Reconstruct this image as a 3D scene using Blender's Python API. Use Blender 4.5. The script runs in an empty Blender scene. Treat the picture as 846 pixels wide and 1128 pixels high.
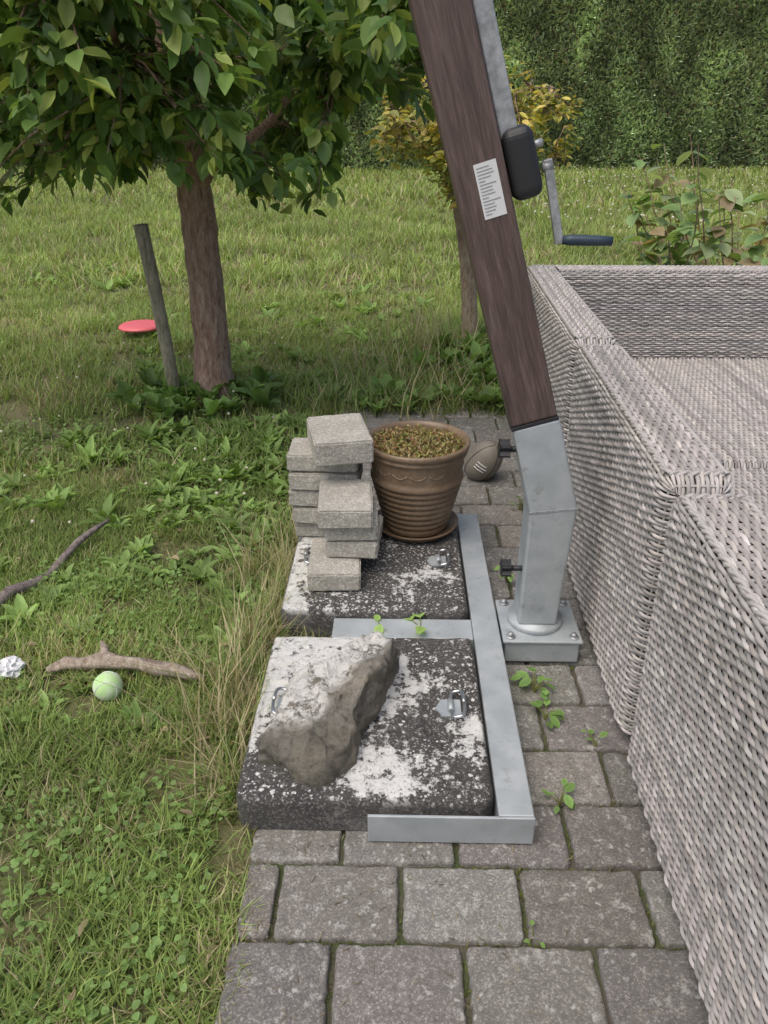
import bpy, bmesh, math, random
import numpy as np
from mathutils import Vector, Matrix, noise as mnoise
rng=np.random.default_rng(7); random.seed(7)
rad=math.radians
scene=bpy.context.scene
COL=scene.collection

# ---------------------------------------------------------------- helpers
def link(o,parent=None):
    COL.objects.link(o)
    if parent is not None: o.parent=parent
    return o
def empty(name):
    e=bpy.data.objects.new(name,None); COL.objects.link(e); return e
def mesh_np(name,v,tris,mat,cols=None,smooth=False,parent=None):
    v=np.asarray(v,dtype=np.float32); f=np.asarray(tris,dtype=np.int32)
    k=f.shape[1]
    me=bpy.data.meshes.new(name)
    me.vertices.add(len(v)); me.vertices.foreach_set('co',v.ravel())
    me.loops.add(f.size); me.loops.foreach_set('vertex_index',f.ravel())
    me.polygons.add(len(f)); me.polygons.foreach_set('loop_start',np.arange(0,f.size,k,dtype=np.int32))
    try: me.polygons.foreach_set('loop_total',np.full(len(f),k,dtype=np.int32))
    except Exception: pass
    me.update(calc_edges=True)
    if smooth: me.polygons.foreach_set('use_smooth',np.ones(len(f),dtype=bool))
    if cols is not None:
        a=me.color_attributes.new('Col','FLOAT_COLOR','POINT')
        c=np.ones((len(v),4),dtype=np.float32); c[:,:3]=cols
        a.data.foreach_set('color',c.ravel())
    me.materials.append(mat)
    o=bpy.data.objects.new(name,me); return link(o,parent)
def mesh_py(name,v,f,mat,smooth=False,parent=None,bevel=0,seg=2):
    me=bpy.data.meshes.new(name); me.from_pydata([tuple(p) for p in v],[],[tuple(p) for p in f]); me.update()
    if smooth: me.polygons.foreach_set('use_smooth',np.ones(len(f),dtype=bool))
    me.materials.append(mat)
    o=bpy.data.objects.new(name,me); link(o,parent)
    if bevel:
        m=o.modifiers.new('b','BEVEL'); m.width=bevel; m.segments=seg; m.limit_method='ANGLE'; m.angle_limit=rad(40)
    return o
def box(name,x0,x1,y0,y1,z0,z1,mat,parent=None,bevel=0,seg=2):
    v=[(x0,y0,z0),(x1,y0,z0),(x1,y1,z0),(x0,y1,z0),(x0,y0,z1),(x1,y0,z1),(x1,y1,z1),(x0,y1,z1)]
    f=[(0,3,2,1),(4,5,6,7),(0,1,5,4),(1,2,6,5),(2,3,7,6),(3,0,4,7)]
    return mesh_py(name,v,f,mat,parent=parent,bevel=bevel,seg=seg)
def tube_vf(pts,radii,seg=10,jit=0,cap=True):
    pts=[Vector(p) for p in pts]; V=[];F=[]
    prev=None
    for i,p in enumerate(pts):
        d=(pts[min(i+1,len(pts)-1)]-pts[max(i-1,0)]).normalized()
        a=Vector((1,0,0)) if abs(d.x)<.8 else Vector((0,1,0))
        if prev is not None: a=prev
        b=d.cross(a).normalized(); a=b.cross(d).normalized(); prev=a
        for k in range(seg):
            t=2*math.pi*k/seg
            r=radii[i]*(1+jit*mnoise.noise(Vector((math.cos(t)*2+7,math.sin(t)*2,i*.7))))
            V.append(p+a*math.cos(t)*r+b*math.sin(t)*r)
    for i in range(len(pts)-1):
        for k in range(seg):
            F.append((i*seg+k,i*seg+(k+1)%seg,(i+1)*seg+(k+1)%seg,(i+1)*seg+k))
    if cap:
        F.append(tuple(reversed(range(seg)))); F.append(tuple(range((len(pts)-1)*seg,len(pts)*seg)))
    return V,F
def tube(name,pts,radii,mat,seg=10,jit=0,parent=None):
    if not hasattr(radii,'__len__'): radii=[radii]*len(pts)
    V,F=tube_vf(pts,radii,seg,jit); return mesh_py(name,V,F,mat,smooth=True,parent=parent)
def lathe(name,prof,c,mat,seg=64,parent=None,smooth=True):
    V=[];F=[]
    n=len(prof)
    for k in range(seg):
        t=2*math.pi*k/seg
        for r,z in prof: V.append((c[0]+r*math.cos(t),c[1]+r*math.sin(t),c[2]+z))
    for k in range(seg):
        for i in range(n-1):
            F.append((k*n+i,((k+1)%seg)*n+i,((k+1)%seg)*n+i+1,k*n+i+1))
    return mesh_py(name,V,F,mat,smooth=smooth,parent=parent)
_T={}
def vnoise(x,y,scale,seed=0):
    if seed not in _T: _T[seed]=np.random.default_rng(100+seed).random((128,128))
    T=_T[seed]; x=np.asarray(x)/scale+500.3; y=np.asarray(y)/scale+500.7
    xi=np.floor(x).astype(int); yi=np.floor(y).astype(int); fx=x-xi; fy=y-yi
    fx=fx*fx*(3-2*fx); fy=fy*fy*(3-2*fy)
    g=lambda a,b:T[a%128,b%128]
    return (g(xi,yi)*(1-fx)+g(xi+1,yi)*fx)*(1-fy)+(g(xi,yi+1)*(1-fx)+g(xi+1,yi+1)*fx)*fy
def rotm(yaw,pitch,roll):
    cy,sy,cp,sp,cr,sr=np.cos(yaw),np.sin(yaw),np.cos(pitch),np.sin(pitch),np.cos(roll),np.sin(roll)
    n=len(yaw); Z=np.zeros((n,3,3)); X=np.zeros((n,3,3)); Y=np.zeros((n,3,3))
    Z[:,0,0]=cy;Z[:,0,1]=-sy;Z[:,1,0]=sy;Z[:,1,1]=cy;Z[:,2,2]=1
    X[:,0,0]=1;X[:,1,1]=cp;X[:,1,2]=-sp;X[:,2,1]=sp;X[:,2,2]=cp
    Y[:,1,1]=1;Y[:,0,0]=cr;Y[:,0,2]=sr;Y[:,2,0]=-sr;Y[:,2,2]=cr
    return Z@X@Y
def scatter_arr(tv,tf,pos,R,S,cols,grad=None):
    tv=np.asarray(tv,float); tf=np.asarray(tf); n=len(pos); m=len(tv)
    V=tv[None]*S[:,None,:]
    V=np.einsum('nij,nmj->nmi',R,V)+pos[:,None,:]
    F=(tf[None]+(np.arange(n)*m)[:,None,None]).reshape(-1,tf.shape[1])
    C=np.repeat(cols[:,None,:],m,axis=1)
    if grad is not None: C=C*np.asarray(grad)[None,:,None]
    return V.reshape(-1,3),F,C.reshape(-1,3)
def join_arr(parts):
    V=[];F=[];C=[];o=0
    for v,f,c in parts:
        V.append(v);F.append(f+o);C.append(c);o+=len(v)
    return np.concatenate(V),np.concatenate(F),np.concatenate(C)
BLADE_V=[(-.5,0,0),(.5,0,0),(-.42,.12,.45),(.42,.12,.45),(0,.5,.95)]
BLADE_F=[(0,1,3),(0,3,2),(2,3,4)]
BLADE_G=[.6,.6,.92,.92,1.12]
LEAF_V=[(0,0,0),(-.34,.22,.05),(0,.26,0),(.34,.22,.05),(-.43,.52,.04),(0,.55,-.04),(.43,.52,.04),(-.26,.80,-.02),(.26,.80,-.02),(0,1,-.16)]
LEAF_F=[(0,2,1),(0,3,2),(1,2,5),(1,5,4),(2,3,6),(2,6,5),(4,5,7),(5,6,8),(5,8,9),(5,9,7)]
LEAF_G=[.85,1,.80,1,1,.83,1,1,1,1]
def U(a,b,n): return rng.uniform(a,b,n)

# ---------------------------------------------------------------- materials
class NB:
    def __init__(s,name):
        s.m=bpy.data.materials.new(name); s.m.use_nodes=True; s.t=s.m.node_tree; s.n=s.t.nodes; s.l=s.t.links
        s.b=s.n['Principled BSDF']; s.out=s.n['Material Output']
        s.tc=s.n.new('ShaderNodeTexCoord')
    def noise(s,scale,detail=4,rough=.55,vec=None,stretch=None,dist=0):
        t=s.n.new('ShaderNodeTexNoise'); t.inputs['Scale'].default_value=scale; t.inputs['Detail'].default_value=detail
        t.inputs['Roughness'].default_value=rough; t.inputs['Distortion'].default_value=dist
        src=vec or s.tc.outputs['Object']
        if stretch:
            mp=s.n.new('ShaderNodeMapping'); mp.inputs['Scale'].default_value=stretch; s.l.new(src,mp.inputs[0]); src=mp.outputs[0]
        s.l.new(src,t.inputs['Vector']); return t.outputs['Fac']
    def voro(s,scale,feature='F1',out='Distance',rnd=1,warp=0):
        t=s.n.new('ShaderNodeTexVoronoi'); t.feature=feature; t.inputs['Scale'].default_value=scale; t.inputs['Randomness'].default_value=rnd
        src=s.tc.outputs['Object']
        if warp:
            nt=s.n.new('ShaderNodeTexNoise'); nt.inputs['Scale'].default_value=scale*1.8; nt.inputs['Detail'].default_value=3; s.l.new(src,nt.inputs['Vector'])
            vm=s.n.new('ShaderNodeVectorMath'); vm.operation='MULTIPLY_ADD'; vm.inputs[1].default_value=(warp/scale,)*3
            s.l.new(nt.outputs['Color'],vm.inputs[0]); s.l.new(src,vm.inputs[2]); src=vm.outputs[0]
        s.l.new(src,t.inputs['Vector']); return t.outputs[out]
    def ramp(s,fac,stops,interp='LINEAR'):
        r=s.n.new('ShaderNodeValToRGB'); r.color_ramp.interpolation=interp
        e=r.color_ramp.elements
        while len(e)<len(stops): e.new(.5)
        for i,(p,c) in enumerate(stops):
            e[i].position=p; e[i].color=(c,c,c,1) if not hasattr(c,'__len__') else (*c,1)
        s.l.new(fac,r.inputs[0]); return r.outputs[0]
    def mix(s,fac,a,b,mode='MIX'):
        x=s.n.new('ShaderNodeMix'); x.data_type='RGBA'; x.blend_type=mode
        for sock,val in ((x.inputs[0],fac),(x.inputs[6],a),(x.inputs[7],b)):
            if hasattr(val,'is_output') : s.l.new(val,sock)
            elif hasattr(val,'__len__'): sock.default_value=(*val,1)
            else: sock.default_value=val
        return x.outputs[2]
    def math(s,op,a,b=0):
        x=s.n.new('ShaderNodeMath'); x.operation=op
        for i,val in enumerate((a,b)):
            if hasattr(val,'is_output'): s.l.new(val,x.inputs[i])
            else: x.inputs[i].default_value=val
        return x.outputs[0]
    def attr(s):
        a=s.n.new('ShaderNodeVertexColor'); a.layer_name='Col'; return a.outputs[0]
    def nz(s):
        geo=s.n.new('ShaderNodeNewGeometry'); sx=s.n.new('ShaderNodeSeparateXYZ'); s.l.new(geo.outputs['Normal'],sx.inputs[0]); return sx.outputs[2]
    def vcolr(s,scale):
        g=s.n.new('ShaderNodeSeparateColor'); s.l.new(s.voro(scale,'F1','Color'),g.inputs[0]); return g.outputs[0]
    def base(s,c):
        if hasattr(c,'is_output'): s.l.new(c,s.b.inputs['Base Color'])
        else: s.b.inputs['Base Color'].default_value=(*c,1)
        return s
    def rough(s,v):
        if hasattr(v,'is_output'): s.l.new(v,s.b.inputs['Roughness'])
        else: s.b.inputs['Roughness'].default_value=v
        return s
    def metal(s,v): s.b.inputs['Metallic'].default_value=v; return s
    def bump(s,h,strength=.5,dist=.01):
        x=s.n.new('ShaderNodeBump'); x.inputs['Strength'].default_value=strength; x.inputs['Distance'].default_value=dist
        s.l.new(h,x.inputs['Height'])
        if s.b.inputs['Normal'].is_linked:
            s.l.new(s.b.inputs['Normal'].links[0].from_socket,x.inputs['Normal'])
        s.l.new(x.outputs[0],s.b.inputs['Normal']); return s
def foliage_mat(name,trans=.35,rough=.55,spec=.3):
    n=NB(name); c=n.attr(); n.base(c); n.rough(rough); n.b.inputs['Specular IOR Level'].default_value=spec
    tr=n.n.new('ShaderNodeBsdfTranslucent')
    c2=n.mix(1.0,c,(1.25,1.2,.6),'MULTIPLY'); n.l.new(c2,tr.inputs[0])
    ms=n.n.new('ShaderNodeMixShader'); ms.inputs[0].default_value=trans
    n.l.new(n.b.outputs[0],ms.inputs[1]); n.l.new(tr.outputs[0],ms.inputs[2]); n.l.new(ms.outputs[0],n.out.inputs[0])
    return n.m
M_grass=foliage_mat('grass_blades',.38,.55,.25)
M_leaf=foliage_mat('tree_leaves',.38,.40,.45)
M_weed=foliage_mat('weed_leaves',.33,.5,.3)
M_hedge=foliage_mat('hedge_leaves_mat',.2,.65,.2)

n=NB('lawn_soil'); a=n.noise(3,6); b=n.noise(60,5)
n.base(n.mix(b,n.ramp(a,[(.3,(.10,.14,.045)),(.5,(.15,.15,.07)),(.7,(.20,.16,.10))]),(.13,.12,.055))).rough(.95).bump(b,.6,.02); M_soil=n.m

n=NB('patio_paver_concrete')
ag=n.vcolr(360); fine=n.noise(190,6,.75); big=n.noise(8,5,.6); mid=n.noise(45,6,.7)
c=n.ramp(ag,[(0,(.17,.165,.16)),(.75,(.27,.262,.253)),(1,(.44,.43,.41))])
c=n.mix(n.ramp(mid,[(.3,.5),(.58,0)]),c,(.095,.092,.087))
c=n.mix(n.ramp(big,[(.35,.0),(.7,.4)]),c,(.15,.145,.135))
c=n.mix(1.0,c,n.attr(),'MULTIPLY')
sp=n.ramp(n.voro(52,warp=.9),[(.15,1),(.27,0)]); spm=n.ramp(n.noise(8,4),[(.46,0),(.58,.95)]); l1=n.math('MULTIPLY',sp,spm)
l2=n.ramp(n.noise(24,11,.8),[(.55,0),(.61,.8)]); L=n.math('MAXIMUM',l1,l2); L=n.math('MULTIPLY',L,n.ramp(fine,[(.36,0),(.48,.8)]))
c=n.mix(L,c,(.54,.54,.51)); n.base(c).rough(.93).bump(fine,.7,.004).bump(ag,.4,.0015).bump(mid,.3,.004); M_paver=n.m
n=NB('loose_paver_concrete')
ag=n.vcolr(240); fine=n.noise(170,6,.75); big=n.noise(9,4,.6)
c=n.ramp(ag,[(0,(.34,.325,.285)),(.7,(.46,.44,.39)),(1,(.64,.62,.57))])
c=n.mix(n.ramp(big,[(.40,.35),(.6,0)]),c,(.25,.235,.20)); c=n.mix(n.ramp(fine,[(.34,.85),(.40,0)]),c,(.11,.10,.085))
n.base(c).rough(.93).bump(fine,.6,.003).bump(ag,.3,.0015); M_brick=n.m
n=NB('ballast_slab_concrete')
fine=n.noise(190,6,.8); big=n.noise(4.6,5,.6); blot=n.noise(36,11,.8); ag=n.vcolr(300)
c=n.ramp(ag,[(0,(.034,.033,.033)),(.75,(.066,.064,.062)),(1,(.20,.19,.18))])
c=n.mix(n.ramp(n.noise(14,6,.7),[(.4,.3),(.65,0)]),c,(.12,.115,.105))
sy=n.n.new('ShaderNodeSeparateXYZ'); n.l.new(n.tc.outputs['Object'],sy.inputs[0])
bb=n.math('SUBTRACT',big,n.math('MULTIPLY',n.math('ADD',sy.outputs[0],.06),.32))   # damper lawn side grows more
A=n.ramp(bb,[(.43,0),(.60,1)])
s1=n.math('ADD',n.math('MULTIPLY',A,.19),blot); L=n.ramp(s1,[(.600,0),(.640,1)])
sp=n.ramp(n.voro(56,warp=.8),[(.18,1),(.27,0)]); spm=n.ramp(n.noise(8,4),[(.42,0),(.52,1)]); L=n.math('MAXIMUM',L,n.math('MULTIPLY',sp,spm))
sp2=n.ramp(n.voro(115,warp=.7),[(.19,1),(.27,0)]); L=n.math('MAXIMUM',L,n.math('MULTIPLY',sp2,n.ramp(n.noise(6,3),[(.42,.15),(.52,.95)])))
L=n.math('MULTIPLY',L,n.ramp(n.nz(),[(.3,.10),(.8,1)]))
L=n.math('MULTIPLY',L,n.ramp(fine,[(.32,.1),(.43,1)]))
c=n.mix(L,c,n.mix(n.noise(60,4),(.60,.60,.58),(.80,.80,.78)))
n.base(c).rough(.93).bump(fine,.7,.004).bump(L,.5,.002); M_slab=n.m

n=NB('galvanised_steel'); a=n.noise(18,5,.6)
c=n.mix(n.ramp(a,[(.3,0),(.75,1)]),(.38,.42,.44),(.50,.54,.56)); c=n.mix(n.ramp(n.noise(26,7,.75),[(.57,0),(.68,.5)]),c,(.19,.18,.16))
n.base(c).rough(n.ramp(a,[(.3,.42),(.7,.62)])).metal(.3).bump(a,.1,.002); M_galv=n.m
n=NB('brushed_aluminium'); a=n.noise(40,6,.7); n.base(n.ramp(a,[(.4,(.30,.31,.32)),(.6,(.48,.50,.52))])).rough(.5).metal(.5); M_alu=n.m
n=NB('polished_handle_steel'); n.base((.6,.62,.64)).rough(.28).metal(.9); M_ring=n.m
n=NB('black_plastic'); n.base((.022,.023,.026)).rough(.5).bump(n.noise(300,3),.15,.001); M_black=n.m
n=NB('crank_grip_plastic'); n.base((.03,.05,.075)).rough(.45); M_grip=n.m
n=NB('mast_wood_decor'); a=n.noise(9,8,.7,stretch=(9,9,.7),dist=.4); b=n.noise(40,6,.7,stretch=(6,6,.35)); 
c=n.ramp(a,[(.3,(.060,.039,.035)),(.5,(.125,.084,.074)),(.7,(.19,.138,.122))]); c=n.mix(n.ramp(b,[(.35,.65),(.6,0)]),c,(.04,.029,.027))
n.base(c).rough(.55).bump(b,.3,.002); M_mast=n.m
n=NB('label_white'); n.base((.72,.73,.74)).rough(.5); M_white=n.m
n=NB('label_ink'); n.base((.30,.31,.33)).rough(.6); M_ink=n.m
def bark(name,c1,c2,c3):
    n=NB(name); a=n.noise(14,8,.7,stretch=(4,4,.9),dist=.6); b=n.noise(60,6,.7,stretch=(2,2,.7))
    c=n.ramp(a,[(.3,c1),(.5,c2),(.68,c3)]); n.base(n.mix(n.ramp(b,[(.3,.5),(.6,0)]),c,tuple(np.array(c1)*.6))).rough(.9).bump(a,.9,.02).bump(b,.6,.006); return n.m
M_bark=bark('tree_bark',(.18,.10,.07),(.50,.325,.25),(.66,.52,.43))
M_bark2=bark('young_tree_bark',(.22,.15,.11),(.50,.38,.27),(.60,.50,.40))
M_stake=bark('weathered_stake_wood',(.22,.19,.14),(.48,.43,.32),(.58,.53,.42))
M_drift=bark('driftwood_mat',(.30,.21,.15),(.58,.48,.39),(.70,.61,.52))
M_twig=bark('fallen_branch_bark',(.15,.115,.11),(.33,.27,.255),(.45,.39,.36))
n=NB('terracotta_glaze'); a=n.noise(7,6,.65); b=n.noise(90,5)
n.base(n.mix(n.ramp(b,[(.35,.35),(.6,0)]),n.ramp(a,[(.3,(.15,.10,.062)),(.6,(.245,.175,.112)),(.8,(.36,.28,.20))]),(.09,.06,.04))).rough(.38).bump(b,.2,.002); M_pot=n.m
n=NB('potting_soil'); b=n.noise(80,6,.8); n.base(n.ramp(b,[(.3,(.06,.04,.022)),(.7,(.20,.13,.07))])).rough(.95).bump(b,1,.02); M_psoil=n.m
n=NB('joint_sand'); a=n.noise(12,6); b=n.noise(200,4)
n.base(n.mix(n.ramp(a,[(.42,0),(.6,1)]),n.mix(b,(.05,.043,.035),(.16,.135,.10)),(.06,.08,.028))).rough(.95).bump(b,.8,.006); M_joint=n.m
n=NB('wicker_strand'); s=n.noise(30,3); c=n.mix(1.0,n.attr(),n.ramp(s,[(.3,.82),(.7,1.1)]),'MULTIPLY'); n.base(c).rough(.6); M_wick=n.m
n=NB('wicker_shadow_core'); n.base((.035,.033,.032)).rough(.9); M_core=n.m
n=NB('field_stone'); a=n.noise(9,8,.75); b=n.noise(70,8,.8); v=n.ramp(n.noise(19,10,.8),[(.42,0),(.48,1)])
sy=n.n.new('ShaderNodeSeparateXYZ'); n.l.new(n.tc.outputs['Object'],sy.inputs[0])
c=n.ramp(a,[(.3,(.11,.10,.082)),(.5,(.20,.185,.15)),(.7,(.30,.25,.18))]); c=n.mix(n.ramp(b,[(.35,.75),(.5,0)]),c,(.05,.046,.04))
yy=n.math('ADD',sy.outputs[1],n.math('MULTIPLY',n.noise(25,5),.06))
ym=n.ramp(n.math('SUBTRACT',yy,1.0),[(.155,.10),(.185,1)])
sd_=n.math('SUBTRACT',n.math('MULTIPLY',n.math('ADD',sy.outputs[0],.135),.83),n.math('MULTIPLY',n.math('SUBTRACT',sy.outputs[1],1.225),.56))
xm=n.ramp(n.math('ADD',n.math('ADD',sd_,.5),n.math('MULTIPLY',n.noise(20,4),.05)),[(.53,1),(.56,.12)])
L=n.math('MULTIPLY',v,n.ramp(n.nz(),[(.15,0),(.45,1)])); L=n.math('MULTIPLY',n.math('MULTIPLY',L,ym),xm)
L=n.math('MULTIPLY',L,n.ramp(b,[(.34,.05),(.46,1)])); c=n.mix(L,c,(.76,.75,.71)); n.base(c).rough(.9).bump(a,.7,.02).bump(b,.9,.008); M_rock=n.m
n=NB('red_plastic'); n.base((.80,.16,.18)).rough(.4); M_red=n.m
n=NB('tennis_felt'); w=n.noise(20,3); n.base(n.ramp(w,[(.45,(.48,.70,.32)),(.55,(.62,.76,.52))])).rough(.95).bump(n.noise(400,3),.5,.002); M_felt=n.m
n=NB('rugby_ball_skin'); a=n.noise(8,4); n.base(n.ramp(a,[(.3,(.16,.145,.12)),(.7,(.26,.235,.195))])).rough(.6).bump(n.voro(250),.3,.001); M_ball=n.m

# ---------------------------------------------------------------- camera, light
cam=bpy.data.cameras.new('camera'); co=bpy.data.objects.new('camera',cam); COL.objects.link(co); scene.camera=co
cam.sensor_fit='VERTICAL'; cam.sensor_height=36; cam.lens=840/1128*36; cam.clip_start=.02; cam.clip_end=2000
co.location=(0,0,1.2); co.rotation_euler=(rad(90-27.3),0,rad(1.16))
w=bpy.data.worlds.new('World'); scene.world=w; w.use_nodes=True
sd=Vector((-.28,-.32,.88)).normalized()
sk=w.node_tree.nodes.new('ShaderNodeTexSky'); sk.sky_type='NISHITA'; sk.sun_disc=False
sk.sun_elevation=math.asin(sd.z); sk.sun_rotation=math.atan2(sd.x,sd.y)%(2*math.pi); sk.air_density=1; sk.dust_density=5; sk.ozone_density=.5
bg=w.node_tree.nodes['Background']; w.node_tree.links.new(sk.outputs[0],bg.inputs[0]); bg.inputs[1].default_value=.15
sun=bpy.data.lights.new('sun','SUN'); sun.energy=1.5; sun.angle=rad(55); sun.color=(1,.96,.90)
so=bpy.data.objects.new('sun',sun); COL.objects.link(so); so.rotation_euler=sd.to_track_quat('Z','Y').to_euler()
scene.view_settings.view_transform='Standard'; scene.view_settings.look='None'; scene.view_settings.exposure=0

# ---------------------------------------------------------------- ground + grass
mesh_py('ground',[(-300,-300,-.022),(300,-300,-.022),(300,300,-.022),(-300,300,-.022)],[(0,1,2,3)],M_soil)
PX0,PX1,PY0,PY1=-.265,3.4,-.6,3.30
def on_patio(x,y):
    e=PX0+(vnoise(x,y,.12,3)-.5)*.05
    return ((x>e)&(x<PX1)&(y>PY0)&(y<PY1+(vnoise(x,y,.2,4)-.5)*.08))|((x>-.312)&(x<.2)&(y>.995)&(y<2.16))
def grass_cols(x,y,n):
    a=vnoise(x,y,.35,1); b=vnoise(x,y,1.3,2); c=vnoise(x,y,.12,5)
    g1=np.array([.20,.29,.085]); g2=np.array([.37,.49,.155]); dry=np.array([.60,.52,.33])
    far=np.clip((y-2)/4,0,1)*.35
    k=np.clip(.12+far+.5*b+.4*a,0,1.15)[:,None]; col=g1*(1-k)+g2*k
    dr=(rng.random(n)<(.09+.75*np.clip(c*.5+a*.6-.50,0,1)))
    col=np.where(dr[:,None],dry*U(.6,1.1,n)[:,None],col)
    patch=.80+.40*vnoise(x,y,.7,15)
    return col*(U(.62,1.32,n)*patch)[:,None]
parts=[]
def grass_zone(n,x0,x1,y0,y1,h0,h1,wd,clump=.9):
    x=U(x0,x1,n); y=U(y0,y1,n); keep=~on_patio(x,y)
    bald=vnoise(x,y,.22,8)*.6+vnoise(x,y,.09,9)*.4
    bald=bald+.5*np.exp(-(((x+.66)/.12)**2+((y-.80)/.09)**2))
    keep&=~((bald>.63)&(rng.random(n)<.80))
    x=x[keep];y=y[keep];m=len(x)
    hn=.40+clump*vnoise(x,y,.4,6)+.6*clump*vnoise(x,y,.13,7)
    h=U(h0,h1,m)*hn
    pos=np.stack([x,y,np.full(m,-.022)],1)
    R=rotm(U(0,6.283,m),-U(0,.8,m),U(-.3,.3,m))
    S=np.stack([U(.7,1.3,m)*wd,h*U(.3,1.2,m),h],1)
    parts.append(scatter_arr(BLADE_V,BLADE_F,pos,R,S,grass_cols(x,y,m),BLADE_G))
grass_zone(130000,-2.1,-.2,.35,2.6,.020,.056,.0031)
grass_zone(130000,-4.2,3.2,2.6,6,.035,.09,.0050,1.1)
grass_zone(110000,-8,8,6,12,.05,.13,.010,1.2)
grass_zone(85000,-16,17,12,23,.07,.17,.022,1.2)
V,F,C=join_arr(parts); mesh_np('lawn_grass',V,F,M_grass,C)

parts=[]
def tuft(cx,cy,rx,ry,n,h0,h1,wd,dry=.5,lean=.5,yawc=None):
    x=rng.normal(cx,rx,n);y=rng.normal(cy,ry,n)
    h=U(h0,h1,n)*U(.6,1,n); pos=np.stack([x,y,np.full(n,-.02)],1)
    yaw=U(0,6.283,n) if yawc is None else rng.normal(yawc,.9,n)
    R=rotm(yaw,-U(0,lean,n),U(-.1,.1,n)); S=np.stack([np.full(n,wd)*U(.6,1.3,n),h*U(.4,1.3,n),h],1)
    g=np.array([.28,.38,.12]); d=np.array([.62,.54,.35]); c=np.where((rng.random(n)<dry)[:,None],d,g)*U(.6,1.2,n)[:,None]
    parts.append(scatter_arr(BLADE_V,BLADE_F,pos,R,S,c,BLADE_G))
for k in range(38):
    yy=random.uniform(1.0,2.2); tuft(-.350+random.gauss(0,.03),yy,.022,.03,random.randint(20,95),.05,random.uniform(.10,.26),.0028,random.uniform(.3,.7),.75)
tuft(-.41,1.30,.03,.07,90,.18,.40,.0030,.7,.45); tuft(-.37,1.55,.025,.06,90,.15,.38,.0030,.7,.5); tuft(-.38,1.42,.03,.05,70,.1,.30,.0030,.5,.5)
tuft(-.34,1.72,.03,.06,160,.08,.24,.003,.5,.8,-1.2); tuft(-.31,1.85,.03,.06,90,.08,.18,.003,.3,.7)
tuft(-.24,1.57,.05,.03,90,.04,.14,.0028,.4,.9); tuft(-.33,2.15,.05,.08,150,.1,.26,.003,.4,.6); tuft(-.44,1.9,.03,.05,50,.15,.42,.0026,.9,.4)
for yy in np.arange(.4,1.0,.06): tuft(-.295,yy,.02,.03,30,.02,.08,.0028,.4,.9)
for xx in np.arange(-.35,.95,.07): tuft(xx,3.38,.06,.07,60,.08,.24,.0045,.3,.6)
tuft(.22,3.9,.2,.35,300,.15,.42,.0055,.45,.5); tuft(.0,3.6,.25,.2,260,.1,.3,.0055,.4,.6); tuft(-.9,3.5,.15,.12,160,.08,.22,.005,.2,.6)
tuft(.42,4.4,.2,.2,300,.12,.35,.0055,.2,.6); tuft(.1,4.3,.12,.1,110,.3,.58,.005,.8,.3); tuft(-.15,4.0,.15,.1,80,.2,.42,.005,.8,.3)
V,F,C=join_arr(parts); mesh_np('tall_grass',V,F,M_grass,C)

def rosettes(cs,parts,l0,l1,wr,col,nl=(6,11),p0=.2,p1=.9,z=-.015):
    P=[];Y=[];Pi=[];S=[];Cc=[]
    for (x,y) in cs:
        k=random.randint(*nl); s=random.uniform(l0,l1); b=random.uniform(.7,1.25); a0=random.uniform(0,6.28)
        for i in range(k):
            P.append((x+random.gauss(0,.006),y+random.gauss(0,.006),z)); Y.append(a0+i*6.283/k+random.gauss(0,.25)); Pi.append(random.uniform(p0,p1))
            l=s*random.uniform(.6,1.1); S.append((l*wr*random.uniform(.8,1.2),l,l)); Cc.append(np.array(col)*b*random.uniform(.75,1.25))
    m=len(P)
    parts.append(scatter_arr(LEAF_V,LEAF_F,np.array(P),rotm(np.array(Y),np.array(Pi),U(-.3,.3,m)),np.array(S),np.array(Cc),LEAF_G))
parts=[]
def pts(n,x0,x1,y0,y1,thr=0,sc=.5,seed=11):
    o=[]
    while len(o)<n:
        x=random.uniform(x0,x1);y=random.uniform(y0,y1)
        if x>PX0-.06 and x<PX1 and y<PY1: continue
        if float(vnoise(x,y,sc,seed))<thr: continue
        o.append((x,y))
    return o
rosettes(pts(290,-2.2,-.33,1.55,3.2,.42),parts,.05,.09,.40,(.27,.41,.125))
rosettes(pts(100,-1.6,-.36,.5,1.6,.5,.4),parts,.025,.06,.38,(.26,.39,.12))
rosettes(pts(260,-3.5,3,3.4,7,.4,.8),parts,.06,.12,.5,(.25,.39,.11))
rosettes(pts(80,-1.4,-.35,2.2,3.0),parts,.06,.11,.36,(.27,.42,.12),(5,8),.4,1.1)
rosettes([(-.66,1.03),(-.63,.985)],parts,.05,.075,.32,(.30,.42,.17),(5,6),.1,.7)
rosettes([(-.60,1.31),(-.56,1.29)],parts,.05,.075,.4,(.26,.40,.12),(5,7),.4,1.1)
rosettes([(random.gauss(-.95,.2),random.gauss(3.45,.12)) for _ in range(38)],parts,.07,.15,.55,(.22,.36,.10),(6,10),.4,1.3,.01)
rosettes([(random.gauss(.5,.2),random.gauss(4.0,.3)) for _ in range(70)],parts,.07,.14,.6,(.22,.36,.10),(6,10),.4,1.3,.03)
rosettes([(random.uniform(-.3,.9),random.gauss(3.42,.06)) for _ in range(50)],parts,.05,.1,.6,(.22,.35,.10),(6,10),.3,1.2,.02)
V,F,C=join_arr(parts); mesh_np('lawn_weeds',V,F,M_weed,C,smooth=True)
parts=[]
c=pts(5200,-2.0,-.3,.4,3.2,.50,.3,13); m=len(c); c=np.array(c)
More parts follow.
